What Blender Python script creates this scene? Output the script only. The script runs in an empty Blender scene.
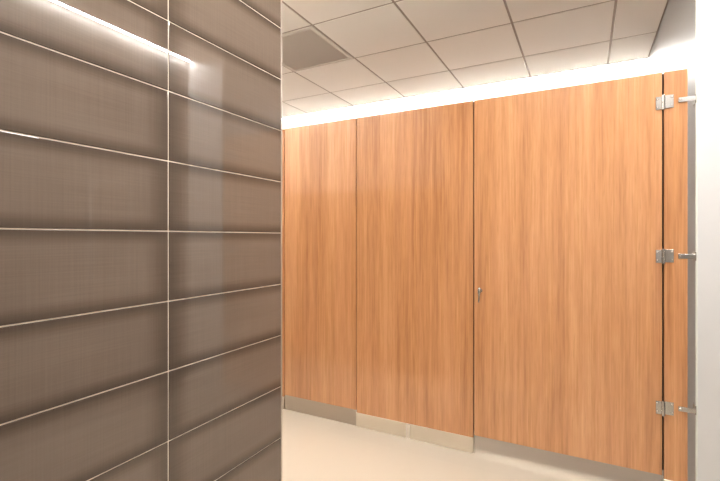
import bpy, bmesh, math, random
from mathutils import Vector, Matrix
random.seed(7)
S = bpy.context.scene
COL = S.collection
EYE = 1.24
R = math.radians

# ------------------------------------------------------------------ helpers
def box(bm, x0, x1, y0, y1, z0, z1, mi=0, bevel=0.0, seg=2):
    b = bmesh.new()
    bmesh.ops.create_cube(b, size=1.0)
    for v in b.verts:
        v.co = Vector(((x0+x1)/2 + v.co.x*(x1-x0), (y0+y1)/2 + v.co.y*(y1-y0), (z0+z1)/2 + v.co.z*(z1-z0)))
    if bevel > 0:
        bmesh.ops.bevel(b, geom=list(b.edges), offset=bevel, segments=seg, profile=0.5, affect='EDGES')
    for f in b.faces:
        f.material_index = mi
    merge(bm, b)

def merge(bm, b):
    me = bpy.data.meshes.new('tmp'); b.to_mesh(me); b.free()
    bm.from_mesh(me); bpy.data.meshes.remove(me)

def cyl(bm, p0, p1, r0, r1=None, n=24, bevel=0.0, mi=0):
    r1 = r0 if r1 is None else r1
    p0 = Vector(p0); p1 = Vector(p1); d = p1-p0
    b = bmesh.new()
    bmesh.ops.create_cone(b, cap_ends=True, segments=n, radius1=r0, radius2=r1, depth=d.length)
    if bevel > 0:
        es = [e for e in b.edges if any(len(f.verts) > 4 for f in e.link_faces)]
        bmesh.ops.bevel(b, geom=es, offset=bevel, segments=2, profile=0.5, affect='EDGES')
    q = Vector((0, 0, 1)).rotation_difference(d.normalized())
    bmesh.ops.transform(b, matrix=Matrix.Translation((p0+p1)/2) @ q.to_matrix().to_4x4(), verts=b.verts)
    for f in b.faces: f.material_index = mi
    merge(bm, b)

def obj(name, bm, mats, parent=None, smooth=False):
    me = bpy.data.meshes.new(name); bm.to_mesh(me); bm.free()
    if not isinstance(mats, (list, tuple)): mats = [mats]
    for m in mats: me.materials.append(m)
    if smooth:
        for p in me.polygons: p.use_smooth = True
    o = bpy.data.objects.new(name, me); COL.objects.link(o)
    if parent:
        o.parent = parent
        o.matrix_parent_inverse = Matrix.Translation(-parent.location) if parent.type == 'EMPTY' else Matrix.Identity(4)
    return o

def struct(name, bm, mats, label=None):
    o = obj(name, bm, mats); o['kind'] = 'structure'
    if label: o['label'] = label
    return o

def thing(name, label, cat, loc, group=None):
    o = bpy.data.objects.new(name, None); COL.objects.link(o)
    o.location = loc; o['label'] = label; o['category'] = cat
    o.empty_display_size = 0.1
    if group: o['group'] = group
    return o

# ------------------------------------------------------------------ materials
def mat(name, base=(.8,.8,.8), rough=.5, metal=0, coat=0, coat_rough=.1, spec=.5):
    m = bpy.data.materials.new(name); m.use_nodes = True
    b = m.node_tree.nodes['Principled BSDF']
    b.inputs['Base Color'].default_value = (*base, 1)
    b.inputs['Roughness'].default_value = rough
    b.inputs['Metallic'].default_value = metal
    b.inputs['Coat Weight'].default_value = coat
    b.inputs['Coat Roughness'].default_value = coat_rough
    b.inputs['Specular IOR Level'].default_value = spec
    return m

class N:
    """small node helper"""
    def __init__(s, m): s.t = m.node_tree; s.b = s.t.nodes['Principled BSDF']
    def new(s, kind, **kw):
        n = s.t.nodes.new(kind)
        for k, v in kw.items(): setattr(n, k, v)
        return n
    def link(s, a, b): s.t.links.new(a, b)
    def math(s, op, a, b=None, c=None, clamp=False):
        n = s.t.nodes.new('ShaderNodeMath'); n.operation = op; n.use_clamp = clamp
        for i, v in enumerate((a, b, c)):
            if v is None: continue
            if isinstance(v, (int, float)): n.inputs[i].default_value = v
            else: s.link(v, n.inputs[i])
        return n.outputs[0]
    def coords(s, scale=(1,1,1), loc=(0,0,0)):
        tc = s.new('ShaderNodeTexCoord'); mp = s.new('ShaderNodeMapping')
        mp.inputs['Scale'].default_value = scale; mp.inputs['Location'].default_value = loc
        s.link(tc.outputs['Object'], mp.inputs['Vector']); return mp.outputs[0]
    def noise(s, vec, scale, detail=4, rough=.5, dist=0):
        n = s.new('ShaderNodeTexNoise'); n.inputs['Scale'].default_value = scale
        n.inputs['Detail'].default_value = detail; n.inputs['Roughness'].default_value = rough
        n.inputs['Distortion'].default_value = dist; s.link(vec, n.inputs['Vector']); return n.outputs['Fac']
    def ramp(s, fac, stops):
        n = s.new('ShaderNodeValToRGB'); e = n.color_ramp.elements
        while len(e) < len(stops): e.new(0.5)
        for el, (p, c) in zip(e, stops): el.position = p; el.color = (*c, 1)
        s.link(fac, n.inputs['Fac']); return n.outputs['Color']
    def mix(s, fac, a, b, blend='MIX'):
        n = s.new('ShaderNodeMix'); n.data_type = 'RGBA'; n.blend_type = blend
        if isinstance(fac, (int, float)): n.inputs[0].default_value = fac
        else: s.link(fac, n.inputs[0])
        for i, v in ((6, a), (7, b)):
            if isinstance(v, tuple): n.inputs[i].default_value = (*v, 1)
            else: s.link(v, n.inputs[i])
        return n.outputs[2]
    def bump(s, h, strength, dist=.001):
        n = s.new('ShaderNodeBump'); n.inputs['Strength'].default_value = strength
        n.inputs['Distance'].default_value = dist; s.link(h, n.inputs['Height'])
        s.link(n.outputs[0], s.b.inputs['Normal'])

# wood-look laminate with upright grain; one seed per panel
WOOD = [(.42,.176,.066), (.60,.282,.116), (.76,.415,.198)]
def wood(name, seed):
    m = mat(name, rough=.42, coat=1.0, coat_rough=.012, spec=.3)
    m.node_tree.nodes['Principled BSDF'].inputs['Coat IOR'].default_value = 1.65
    n = N(m); off = (seed*3.7, seed*1.3, seed*5.1)
    broad = n.noise(n.coords((6.5, 6.5, .30), off), 1.0, 3, .5, .3)
    warp = n.noise(n.coords((2.2, 2.2, .9), off), 1.0, 2, .5)
    # cathedral figure: rings of a stretched, warped field
    sep = n.new('ShaderNodeSeparateXYZ'); n.link(n.coords((1,1,1), off), sep.inputs[0])
    f = n.math('ADD', n.math('MULTIPLY', warp, 3.2), n.math('MULTIPLY', sep.outputs[0], 13.0))
    ring = n.math('FRACT', f)
    ring = n.math('ABSOLUTE', n.math('SUBTRACT', ring, .5))
    fine = n.noise(n.coords((150, 150, 2.4), off), 1.0, 4, .65)
    mid = n.noise(n.coords((42, 42, 1.1), off), 1.0, 3, .6, .3)
    fleck = n.noise(n.coords((80, 80, 7), off), 1.0, 2, .5)
    v = n.math('ADD', n.math('MULTIPLY', broad, .75), n.math('MULTIPLY', mid, .42))
    v = n.math('ADD', v, n.math('MULTIPLY', fine, .52))
    v = n.math('ADD', v, n.math('MULTIPLY', ring, .17))
    v = n.math('ADD', v, n.math('MULTIPLY', fleck, .30))
    v = n.math('SUBTRACT', v, .60)
    c = n.ramp(v, [(.20, WOOD[0]), (.45, WOOD[1]), (.75, WOOD[2])])
    hue = n.noise(n.coords((30, 30, .8), (off[0]+9, off[1], off[2])), 1.0, 2, .5)
    c = n.mix(n.math('MULTIPLY', n.math('SUBTRACT', hue, .38, clamp=True), 1.2, clamp=True), c, (.70, .345, .175))
    # short pores and pale flecks of the printed grain
    pore = n.noise(n.coords((210, 210, 11), off), 1.0, 2, .5)
    c = n.mix(n.math('MULTIPLY', n.math('SUBTRACT', pore, .58, clamp=True), 1.8, clamp=True), c, (.40, .17, .065))
    n.link(c, n.b.inputs['Base Color'])
    return m

def steel(name, base=(.60,.58,.55), rough=.28, brush=(3, 3, 300)):
    m = mat(name, base, rough, 1.0)
    n = N(m)
    f = n.noise(n.coords(brush), 1.0, 3, .6)
    n.link(n.math('ADD', n.math('MULTIPLY', f, .22), rough-.11), n.b.inputs['Roughness'])
    return m

M_steel = mat('brushed_steel', (.86,.80,.71), .30, 1.0)
M_chrome = mat('satin_chrome', (.64,.62,.58), .24, 1.0)
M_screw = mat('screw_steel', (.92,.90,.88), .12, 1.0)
M_edge = mat('panel_core_dark', (.05,.028,.016), .6)
def lamp(name, color, strength):
    m = bpy.data.materials.new(name); m.use_nodes = True
    nt = m.node_tree; nt.nodes.remove(nt.nodes['Principled BSDF'])
    em = nt.nodes.new('ShaderNodeEmission'); em.inputs['Color'].default_value = (*color, 1)
    em.inputs['Strength'].default_value = strength
    nt.links.new(em.outputs[0], nt.nodes['Material Output'].inputs['Surface'])
    return m
M_led = lamp('led_lens_back', (1, .965, .92), 27)
M_led2 = lamp('led_lens_right', (1, .985, .975), 43)
M_fill_led = lamp('fill_lens_corner', (1, .95, .89), 58)
M_fill2 = lamp('fill_panel_lens_left', (1, .95, .89), 5)
M_fill = lamp('fill_panel_lens', (1, .955, .90), 9)

# painted walls
def paint(name, base, rough=.5, coat=0, cr=.1):
    m = mat(name, base, rough, 0, coat, cr); n = N(m)
    f = n.noise(n.coords((1,1,1)), 260, 3, .6)
    n.bump(f, .10, .0006)
    return m
M_white = paint('white_wall_paint', (.72,.715,.70), .45)
M_grey = paint('pale_glossy_wall', (.35,.345,.34), .3)
M_taupe = paint('taupe_wall_paint', (.27,.25,.23), .4)
M_dark = paint('brown_wainscot', (.10,.075,.055), .25)

# glazed brown tile
PITCH = .1998; T_Z0 = EYE + .0195; T_W = .61; SEAM = .822; AX = -1.05; YE = 1.337
def tile_mat():
    m = mat('brown_glass_tile', (.2,.15,.11), .35, 0, 1.0, .006, .0)
    m.node_tree.nodes['Principled BSDF'].inputs['Coat IOR'].default_value = 1.60
    n = N(m)
    tc = n.new('ShaderNodeTexCoord'); sep = n.new('ShaderNodeSeparateXYZ'); n.link(tc.outputs['Object'], sep.inputs[0])
    fy = n.math('FRACT', n.math('DIVIDE', n.math('ADD', sep.outputs[1], 10*T_W - SEAM), T_W))
    fz = n.math('FRACT', n.math('DIVIDE', n.math('ADD', sep.outputs[2], 10*PITCH - T_Z0), PITCH))
    row = n.math('FLOOR', n.math('DIVIDE', n.math('ADD', sep.outputs[2], 10*PITCH - T_Z0), PITCH))
    colm = n.math('FLOOR', n.math('DIVIDE', n.math('ADD', sep.outputs[1], 10*T_W - SEAM), T_W))
    dy = n.math('MULTIPLY', n.math('MINIMUM', fy, n.math('SUBTRACT', 1.0, fy)), T_W)
    dz = n.math('MULTIPLY', n.math('MINIMUM', fz, n.math('SUBTRACT', 1.0, fz)), PITCH)
    def ss(v, w):
        k = n.new('ShaderNodeMapRange'); k.interpolation_type = 'SMOOTHSTEP'
        k.inputs['From Min'].default_value = 0; k.inputs['From Max'].default_value = w
        n.link(v, k.inputs['Value']); return k.outputs[0]
    e = n.math('MULTIPLY', n.math('ADD', n.math('MULTIPLY', ss(dy, .085), .8), .2), ss(dz, .043))
    # soft variation along each tile, cloudy glaze
    comb = n.new('ShaderNodeCombineXYZ'); n.link(n.math('MULTIPLY', row, 7.3), comb.inputs[0])
    n.link(n.math('ADD', n.math('MULTIPLY', colm, 3.1), n.math('MULTIPLY', sep.outputs[1], 2.2)), comb.inputs[1])
    n.link(n.math('MULTIPLY', sep.outputs[2], 9.0), comb.inputs[2])
    cloud = n.noise(comb.outputs[0], 1.0, 3, .5)
    lin1 = n.noise(n.coords((1, 260, 4)), 1.0, 2, .5)
    lin2 = n.noise(n.coords((1, 4, 330)), 1.0, 2, .5)
    lin = n.math('ADD', lin1, lin2)
    v = n.math('ADD', n.math('MULTIPLY', e, .62), n.math('MULTIPLY', cloud, .38))
    v = n.math('ADD', v, n.math('MULTIPLY', n.math('SUBTRACT', lin, 1.0), .22))
    c = n.ramp(v, [(.12, (.073,.052,.038)), (.50, (.120,.088,.066)), (.88, (.180,.136,.105))])
    n.link(c, n.b.inputs['Base Color'])
    return m
M_tile = tile_mat()
M_grout = mat('pale_grout', (.80,.69,.57), .7)
M_trim = mat('corner_trim_metal', (.62,.56,.50), .3, .8)

# porcelain floor
def floor_mat():
    m = mat('beige_porcelain', (.80,.74,.65), .22, 0, 0, .1, .5)
    n = N(m)
    br = n.new('ShaderNodeTexBrick'); n.link(n.coords((1,1,1), (.25,.12,0)), br.inputs['Vector'])
    br.offset = 0; br.inputs['Scale'].default_value = 1.0
    br.inputs['Brick Width'].default_value = .61; br.inputs['Row Height'].default_value = .61
    br.inputs['Mortar Size'].default_value = .0014; br.inputs['Mortar Smooth'].default_value = .3
    br.inputs['Color1'].default_value = (.50,.44,.355,1); br.inputs['Color2'].default_value = (.49,.43,.347,1)
    br.inputs['Mortar'].default_value = (.49,.43,.35,1)
    f = n.noise(n.coords((1.5, 9, 1)), 1.4, 5, .55, .4)
    c = n.mix(n.math('MULTIPLY', f, .22), br.outputs['Color'], (.48,.42,.335))
    n.link(c, n.b.inputs['Base Color'])
    n.link(n.math('ADD', n.math('MULTIPLY', f, .12), .17), n.b.inputs['Roughness'])
    return m
M_floor = floor_mat()

# mineral ceiling boards and their grid
M_board = mat('mineral_ceiling_board', (.95,.91,.85), .85); nb = N(M_board)
nb.bump(nb.noise(nb.coords(), 420, 4, .7), .25, .001)
M_bar = mat('ceiling_grid_metal', (.40,.33,.27), .5)
M_grille = mat('grille_taupe', (.78,.70,.62), .5)
M_plenum = mat('dark_duct', (.30,.26,.22), .8)
M_plastic = mat('grey_slot', (.08,.08,.08), .4)

# ------------------------------------------------------------------ the place
CZ = EYE + 1.463          # ceiling height
RX, RY = .458, 2.495      # corner where the right wall steps out
RWX = .845                # right wall beside the camera
BY = 4.300                # wall behind the stalls
LX = -3.60                # far left wall
NY = -1.60                # wall behind the camera
TOP = CZ + .16

bm = bmesh.new(); box(bm, LX-.1, RWX+.1, NY-.1, BY+.1, -.06, 0)
struct('floor', bm, M_floor, 'pale beige polished floor')

# glazed tile wall: substrate, grout bed and every tile in one surface
bm = bmesh.new()
box(bm, AX-.30, AX-.0055, NY, YE-.012, 0, TOP, 1)
box(bm, AX-.0055, AX-.0022, NY, YE-.009, 0, TOP, 1)
g = .0017
rows = range(-7, 9); cols = range(-4, 2)
rt = random.Random(3)
for c in cols:
    for r in rows:
        y0 = SEAM + c*T_W - T_W; y1 = y0 + T_W
        z0 = T_Z0 + r*PITCH; z1 = z0 + PITCH
        y1 = min(y1, YE-.007) if c == 1 else y1
        y0 = max(y0, NY); z0c = max(z0, 0.0); z1c = min(z1, CZ-.002)
        if z1c-z0c < .01 or y1-y0 < .01: continue
        b = bmesh.new()
        box(b, AX-.008, AX, y0+g, y1-(g if c < 1 else 0), z0c+g, z1c-g, 0, .0012, 2)
        ang = R(rt.uniform(-.10, .10)); ang2 = R(rt.uniform(-.09, .09))
        if c == 0 and r == 5: ang = R(.05)
        cen = Vector((AX-.004, (y0+y1)/2, (z0c+z1c)/2))
        mtx = Matrix.Translation(cen) @ Matrix.Rotation(ang, 4, 'Z') @ Matrix.Rotation(ang2, 4, 'Y') @ Matrix.Translation(-cen)
        bmesh.ops.transform(b, matrix=mtx, verts=b.verts)
        merge(bm, b)
struct('wall_left', bm, [M_tile, M_grout], 'glossy brown tiled wall with pale grout lines')
# slim metal trim on the outside corner of the tiling
bm = bmesh.new()
box(bm, AX-.012, AX+.001, YE-.007, YE+.001, 0, CZ, 0, .0012)
struct('trim_1', bm, M_trim, 'slim pale metal corner trim on the tile wall')
# wall turning left from that corner
bm = bmesh.new()
box(bm, LX, AX-.012, YE-.14, YE, 0, EYE+.45, 0)
box(bm, LX, AX-.012, YE-.14, YE-.002, EYE+.45, TOP, 1)
struct('wall_end', bm, [M_dark, M_white], 'wall round the corner of the tiling')

bm = bmesh.new(); box(bm, LX-.1, LX, YE-.14, BY, 0, TOP)
struct('wall_far_left', bm, M_white)
bm = bmesh.new(); box(bm, LX-.1, RX+.1, BY, BY+.1, 0, TOP)
struct('wall_back', bm, M_white, 'white wall behind the stalls washed by a light strip')
bm = bmesh.new(); box(bm, RX, RX+.12, RY+.008, BY, 0, TOP)
struct('wall_stall_right', bm, M_grey, 'pale grey side wall above and beyond the stalls')
bm = bmesh.new(); box(bm, RX+.006, RWX+.1, RY, RY+.10, 0, TOP)
struct('wall_right_return', bm, M_white, 'white wall facing the camera at the right edge')
bm = bmesh.new(); box(bm, RX-.0015, RX+.0065, RY-.0015, RY+.0085, 0, CZ, 0, .0025)
struct('trim_2', bm, mat('pale_corner_bead', (.80,.82,.74), .3), 'pale corner bead on the white wall edge')
bm = bmesh.new(); box(bm, RWX, RWX+.1, NY, RY, 0, TOP)
struct('wall_right', bm, M_taupe)
bm = bmesh.new(); box(bm, AX-.3, RWX+.1, NY-.1, NY, 0, TOP)
struct('wall_behind', bm, M_white)

# ceiling: boards in an exposed grid, stopping short of the back and right walls
LEDW = .06
CY1 = 4.150               # board field ends here, light slot behind it
CX1 = RWX - LEDW - .01
gx = [-.441 + .61*k for k in range(-6, 3)]
gy = [2.447 + .61*k for k in range(-8, 4)]
VX0, VX1 = gx[2], gx[3]   # placed below once grid cell is known
bm = bmesh.new()
def cells(a, lo, hi):
    e = [lo] + [v for v in a if lo+.02 < v < hi-.02] + [hi]
    return list(zip(e[:-1], e[1:]))
zones = [(LX, RX, RY, CY1), (LX, CX1, NY, RY)]
vent_cell = None
LC = [(gx[6], gy[5]), (gx[2], gy[7])]   # cells that hold the added fill panels
G = .0075
xs_all = cells(gx, LX, CX1); ys_all = cells(gy, NY, CY1)
for (x0, x1) in xs_all:
    for (y0, y1) in ys_all:
        if x0 > .16 and y1 > RY:
            pieces = [(x0, min(x1, RX-.002), max(y0, NY), y1)]
            if y0 < RY: pieces = [(x0, RX-.004, y0, y1), (RX-.004+2*G-.015, x1, y0, RY)]
        else: pieces = [(x0, x1, y0, y1)]
        cx, cy = (x0+x1)/2, (y0+y1)/2
        if abs(cx+1.966) < .05 and abs(cy-2.752) < .05:
            vent_cell = (x0, x1, y0, y1); continue
        if any(abs(x0-a) < .05 and abs(y0-c) < .05 for a, c in LC): continue
        for (a, b_, c_, d) in pieces:
            if b_-a < .03: continue
            box(bm, a+G, b_-G, c_+G, d-G, CZ, CZ+.015, 0, .0025, 1)
# inverted T bars, a touch above the faces of the boards
for v in gx:
    if LX < v < CX1: box(bm, v-.012, v+.012, NY, CY1 if v < RX else RY, CZ+.004, CZ+.03, 1)
for v in gy:
    if NY < v < CY1: box(bm, LX, RX-.002 if v > RY-.01 else CX1, v-.012, v+.012, CZ+.0041, CZ+.0301, 1)
# wall angles
box(bm, RX-.016, RX-.0005, RY, CY1, CZ+.004, CZ+.03, 1)
box(bm, LX, LX+.02, YE, CY1, CZ+.003, CZ+.03, 1)
# slot lips
box(bm, LX, RX-.0005, CY1-.006, CY1, CZ-.004, CZ+.159, 2)
box(bm, CX1-.006, CX1, NY, RY-.0005, CZ-.001, CZ+.11, 2)
# lid over everything
box(bm, LX-.1, RWX+.1, NY-.1, BY+.1, TOP, TOP+.05, 0)
struct('ceiling', bm, [M_board, M_bar, M_white], 'suspended ceiling of pale square boards in a thin grid')

# return air grille filling one grid cell
x0, x1, y0, y1 = vent_cell
vt = thing('ceiling_vent', 'square taupe grey air grille set in the tiled ceiling', 'vent', ((x0+x1)/2, (y0+y1)/2, CZ))
bm = bmesh.new(); fw = .030
a0, a1, b0, b1 = x0+G, x1-G, y0+G, y1-G
box(bm, a0, a1, b0, b0+fw, CZ-.003, CZ+.013, 0, .002)
box(bm, a0, a1, b1-fw, b1, CZ-.003, CZ+.013, 0, .002)
box(bm, a0, a0+fw, b0+fw, b1-fw, CZ-.003, CZ+.013, 0, .002)
box(bm, a1-fw, a1, b0+fw, b1-fw, CZ-.003, CZ+.013, 0, .002)
obj('frame', bm, mat('grille_frame', (.72,.66,.59), .5), vt)
bm = bmesh.new()
n_ = 40; st = (a1-a0-2*fw)/n_
for k in range(1, n_):
    box(bm, a0+fw+k*st-.0011, a0+fw+k*st+.0011, b0+fw, b1-fw, CZ, CZ+.007)
    box(bm, a0+fw, a1-fw, b0+fw+k*st-.0011, b0+fw+k*st+.0011, CZ+.0002, CZ+.0068)
obj('egg_crate_core', bm, M_grille, vt)
bm = bmesh.new(); box(bm, a0+.004, a1-.004, b0+.004, b1-.004, CZ+.010, CZ+.013)
obj('duct_backing', bm, M_plenum, vt)

# LED strips in the perimeter slots (the corner one is an added, unseen fill)
def strip(label, x0, x1, y0, y1, z, lens):
    t = thing('strip_light', label, 'light', ((x0+x1)/2, (y0+y1)/2, z))
    b = bmesh.new()
    box(b, x0, x1, y0, y1, z+.006, z+.0375, 0, .001)
    obj('housing', b, mat('white_housing', (.8,.8,.8), .4), t)
    b = bmesh.new()
    e = .0105
    box(b, x0+e, x1-e, y0+e, y1-e, z, z+.0058)
    obj('lens', b, lens, t)
    return t
strip('long glowing white light strip along the ceiling behind the stalls', LX+.01, RX-.01, BY-.066, BY-.018, CZ+.016, M_led)
strip('glowing white light strip at right ceiling edge, mirrored in brown tiles', CX1+.012, CX1+.056, .45, RY-.01, CZ+.004, M_led2)
strip('added unseen fill light strip round the corner of the brown tiling, along its ceiling edge', -3.4, -1.25, YE+.0005, YE+.0505, CZ-.033, M_fill_led)
bm = bmesh.new(); box(bm, LX, -1.20, YE+.075, YE+.090, CZ-.16, CZ+.008)  # added lip out of view, keeps the corner strip's light off the panels
struct('light_shield', bm, M_white)


# square fill light panels added in the grid, out of view
def fill_panel(label, x0, y0, lens):
    t = thing('fill_light', label, 'light', (x0+.305, y0+.305, CZ))
    b = bmesh.new(); a, c = x0+G, y0+G; e = .61-2*G; f = .03
    box(b, a, a+e, c, c+f, CZ-.002, CZ+.03); box(b, a, a+e, c+e-f, c+e, CZ-.002, CZ+.03)
    box(b, a, a+f, c+f, c+e-f, CZ-.002, CZ+.03); box(b, a+e-f, a+e, c+f, c+e-f, CZ-.002, CZ+.03)
    obj('frame', b, M_white, t)
    b = bmesh.new(); box(b, a+f, a+e-f, c+f, c+e-f, CZ+.002, CZ+.006)
    obj('diffuser', b, lens, t)
FILL_CELLS = LC
fill_panel('added unseen square fill light panel above the front of the brown tiled wall', *FILL_CELLS[0], M_fill)
fill_panel('added unseen square fill light panel in front of the far left stall panel', *FILL_CELLS[1], M_fill2)

# ------------------------------------------------------------------ toilet stalls
PY = 2.48; PT = .025      # face of the panels, thickness
ZT = EYE + .792           # top of the panels
ZB = EYE - 1.135          # underside of the doors
ZS = EYE - 1.149          # top of the steel shoes
def pane(bm, x0, x1, z0, z1, y0=PY, t=PT): box(bm, x0, x1, y0, y0+t, z0, z1, 0, .0012, 2)

def shoe(parent, x0, x1, glint=None):
    b = bmesh.new()
    # folded steel sleeve round the foot of the panel
    box(b, x0-.003, x1+.003, PY-.0035, PY-.0015, 0, ZS, 0, .0005, 1)
    box(b, x0-.003, x1+.003, PY+PT+.0015, PY+PT+.0035, 0, ZS, 0, .0005, 1)
    box(b, x0-.0032, x0-.0012, PY-.0035, PY+PT+.0035, 0, ZS, 0, .0005, 1)
    box(b, x1+.0012, x1+.0032, PY-.0035, PY+PT+.0035, 0, ZS, 0, .0005, 1)
    o = obj('steel_shoe', b, M_steel, parent); o['label'] = 'brushed steel shoe at the foot'
    if glint is not None:
        b = bmesh.new(); box(b, glint-.012, glint+.012, PY-.0055, PY-.0036, .001, ZS-.001, 0, .0009, 2)  # pale strip added in place of a bright reflection on the steel
        obj('glint_strip', b, M_screw, o)
    return o

def pilaster(label, x0, x1, seed, stops=(), glint=None, loc=None):
    t = thing('stall_pilaster', label, 'partition panel', ((x0+x1)/2, PY+PT/2, 0))
    b = bmesh.new(); pane(b, x0, x1, .004, ZT)
    obj('panel', b, wood('laminate_%d' % seed, seed), t)
    shoe(t, x0, x1, glint)
    for (sx0, sx1) in stops:
        b = bmesh.new(); box(b, sx0, sx1, PY+PT+.0005, PY+PT+.014, .12, ZT-.0005, 0, .001)
        obj('door_stop', b, M_edge, t)
    return t

XL = -1.925               # seam left of first door
XM0, XM1 = -1.332, -.5715 # wide middle pilaster
XH = .3296                # hinge seam
pilaster('orange wood stall panel at far left, just showing past brown tile corner', LX+.01, XL-.007, 4, [(XL-.03, XL+.012)])
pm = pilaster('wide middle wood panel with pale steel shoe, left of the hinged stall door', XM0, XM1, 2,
              [(XM0-.022, XM0+.02), (XM1-.02, XM1+.022)], glint=-.970)
pr = pilaster('narrow wood pilaster at right, between door hinges and pale wall', XH+.004, .424, 3,
              [(XH-.022, XH+.02)])

# left door, opens inwards
d1 = thing('toilet_partition', 'narrower wood stall panel beside brown tile corner, on dull steel base strip', 'partition panel', ((XL+XM0)/2, PY+PT/2, 0))
b = bmesh.new(); pane(b, XL+.001, XM0-.006, ZB-.0, ZT)
obj('panel', b, wood('laminate_1', 1), d1)
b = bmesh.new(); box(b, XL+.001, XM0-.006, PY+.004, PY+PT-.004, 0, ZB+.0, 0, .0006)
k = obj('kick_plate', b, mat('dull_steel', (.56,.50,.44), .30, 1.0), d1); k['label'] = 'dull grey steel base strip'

# right door, opens outwards
d2 = thing('stall_door', 'widest wood stall door with three steel hinges and a small latch', 'door', (-.12, PY+PT/2, ZB))
b = bmesh.new(); pane(b, XM1+.007, XH-.004, ZB, ZT)
obj('door_panel', b, wood('laminate_5', 5), d2)

# latch lever: rose, spindle and drop shaped handle
b = bmesh.new(); lx, lz = -.530, EYE-.300
cyl(b, (lx, PY-.004, lz), (lx, PY, lz), .012, n=32, bevel=.001)
cyl(b, (lx, PY-.016, lz), (lx, PY-.004, lz), .006, n=24)
lat = obj('latch', b, M_chrome, d2, True); lat['label'] = 'small chrome latch lever'
b = bmesh.new()
prof = [(.020,.003),(.016,.0075),(.006,.0105),(-.010,.0095),(-.022,.0055),(-.036,.0042),(-.052,.0045),(-.064,.0040),(-.068,.0015)]
ringv = []
for (dz, rr) in prof:
    yy = PY-.020 - .004*math.sin((dz+.07)*20)
    ringv.append([b.verts.new((lx - .0006 + dz*.06 + rr*math.cos(a), yy + rr*.8*math.sin(a), lz+dz)) for a in [i*math.tau/16 for i in range(16)]])
for q, w in zip(ringv[:-1], ringv[1:]):
    for i in range(16): b.faces.new((q[i], q[(i+1)%16], w[(i+1)%16], w[i]))
b.faces.new(ringv[0]); b.faces.new(list(reversed(ringv[-1])))
bmesh.ops.recalc_face_normals(b, faces=b.faces)
obj('lever', b, M_chrome, lat, True)

# hinges: two leaves on the face, split barrel, screws
def screw(x, y, z, parent, r=.0052):
    b = bmesh.new()
    cyl(b, (x, y+.0004, z), (x, y-.0024, z), r, r*.6, n=20)
    return obj('screw', b, M_screw, parent)
def hinge_full(z):
    b = bmesh.new(); hh = .031
    box(b, .300, XH-.005, PY-.0042, PY-.0002, z-hh, z+hh, 0, .001)
    box(b, XH+.005, .371, PY-.0042, PY-.0002, z-hh+.003, z+hh+.003, 0, .001)
    h = obj('hinge', b, M_chrome, d2)
    b = bmesh.new()
    cyl(b, (XH, PY-.008, z-.034), (XH, PY-.008, z-.001), .0078, n=32, bevel=.0012)
    cyl(b, (XH, PY-.008, z+.001), (XH, PY-.008, z+.036), .0078, n=32, bevel=.0012)
    cyl(b, (XH, PY-.008, z-.033), (XH, PY-.008, z+.035), .0045, n=16)
    obj('barrel', b, M_chrome, h)
    for sx in (.307, .364):
        for sz in (-.019, .020):
            screw(sx, PY-.0044, z+sz+(.003 if sx > .33 else 0), h)
    return h
HZ = (.645, -.088, -.812)
for z in HZ: hinge_full(EYE+z)

# small brackets tying the right pilaster to the wall
for z in (.649, -.0857, -.803):
    zz = EYE+z
    b = bmesh.new()
    box(b, .388, RX-.004, PY-.0050, PY-.0002, zz-.0115, zz+.0115, 0, .001)
    box(b, RX-.006, RX-.0020, PY-.0050, PY+.0140, zz-.0115, zz+.0115, 0, .001)
    box(b, RX-.0045, RX-.0001, PY+.006, PY+.060, zz-.020, zz+.020, 0, .001)
    w = obj('wall_bracket', b, M_chrome, pr)
    screw(.397, PY-.0052, zz, w)

# ------------------------------------------------------------------ towel dispenser on the right wall (seen mirrored in the tiles)
t = thing('paper_towel_dispenser', 'slim pale framed towel cabinet on right wall, faintly mirrored in brown tiles', 'dispenser', (RWX, 1.84, EYE-.30))
b = bmesh.new()
y0, y1, z0, z1 = 1.69, 1.99, EYE-.30, EYE+.40
box(b, RWX-.016, RWX-.0005, y0, y0+.022, z0, z1, 0, .002)
box(b, RWX-.016, RWX-.0005, y1-.022, y1, z0, z1, 0, .002)
box(b, RWX-.016, RWX-.0005, y0+.022, y1-.022, z1-.022, z1, 0, .002)
box(b, RWX-.016, RWX-.0005, y0+.022, y1-.022, z0, z0+.022, 0, .002)
obj('frame', b, M_white, t)
b = bmesh.new(); box(b, RWX-.009, RWX-.0005, y0+.023, y1-.023, z0+.16, z1-.023, 0, .002)
dp = obj('cabinet_door', b, M_taupe, t)
for yy in (1.79, 1.90):
    b = bmesh.new(); cyl(b, (RWX-.014, yy, EYE-.03), (RWX-.009, yy, EYE-.03), .010, n=20, bevel=.001)
    obj('lock', b, M_chrome, dp)
b = bmesh.new(); box(b, RWX-.006, RWX-.0005, y0+.023, y1-.023, z0+.023, z0+.155, 0, .001)
obj('towel_slot', b, M_plastic, t)

# ------------------------------------------------------------------ camera, world, view
cd = bpy.data.cameras.new('camera'); cam = bpy.data.objects.new('camera', cd); COL.objects.link(cam)
cd.sensor_width = 36; cd.lens = 427/720*36; cd.shift_y = -2.5/720; cd.clip_start = .02
cam.location = (0, 0, EYE); cam.rotation_euler = (R(90), 0, R(27.8))
S.camera = cam
w = bpy.data.worlds.new('world'); S.world = w; w.use_nodes = True
w.node_tree.nodes['Background'].inputs['Color'].default_value = (.5, .48, .45, 1)
w.node_tree.nodes['Background'].inputs['Strength'].default_value = .2
S.view_settings.view_transform = 'Standard'; S.view_settings.look = 'None'
S.view_settings.exposure = 2.36; S.view_settings.gamma = 1; S.view_settings.use_curve_mapping = False
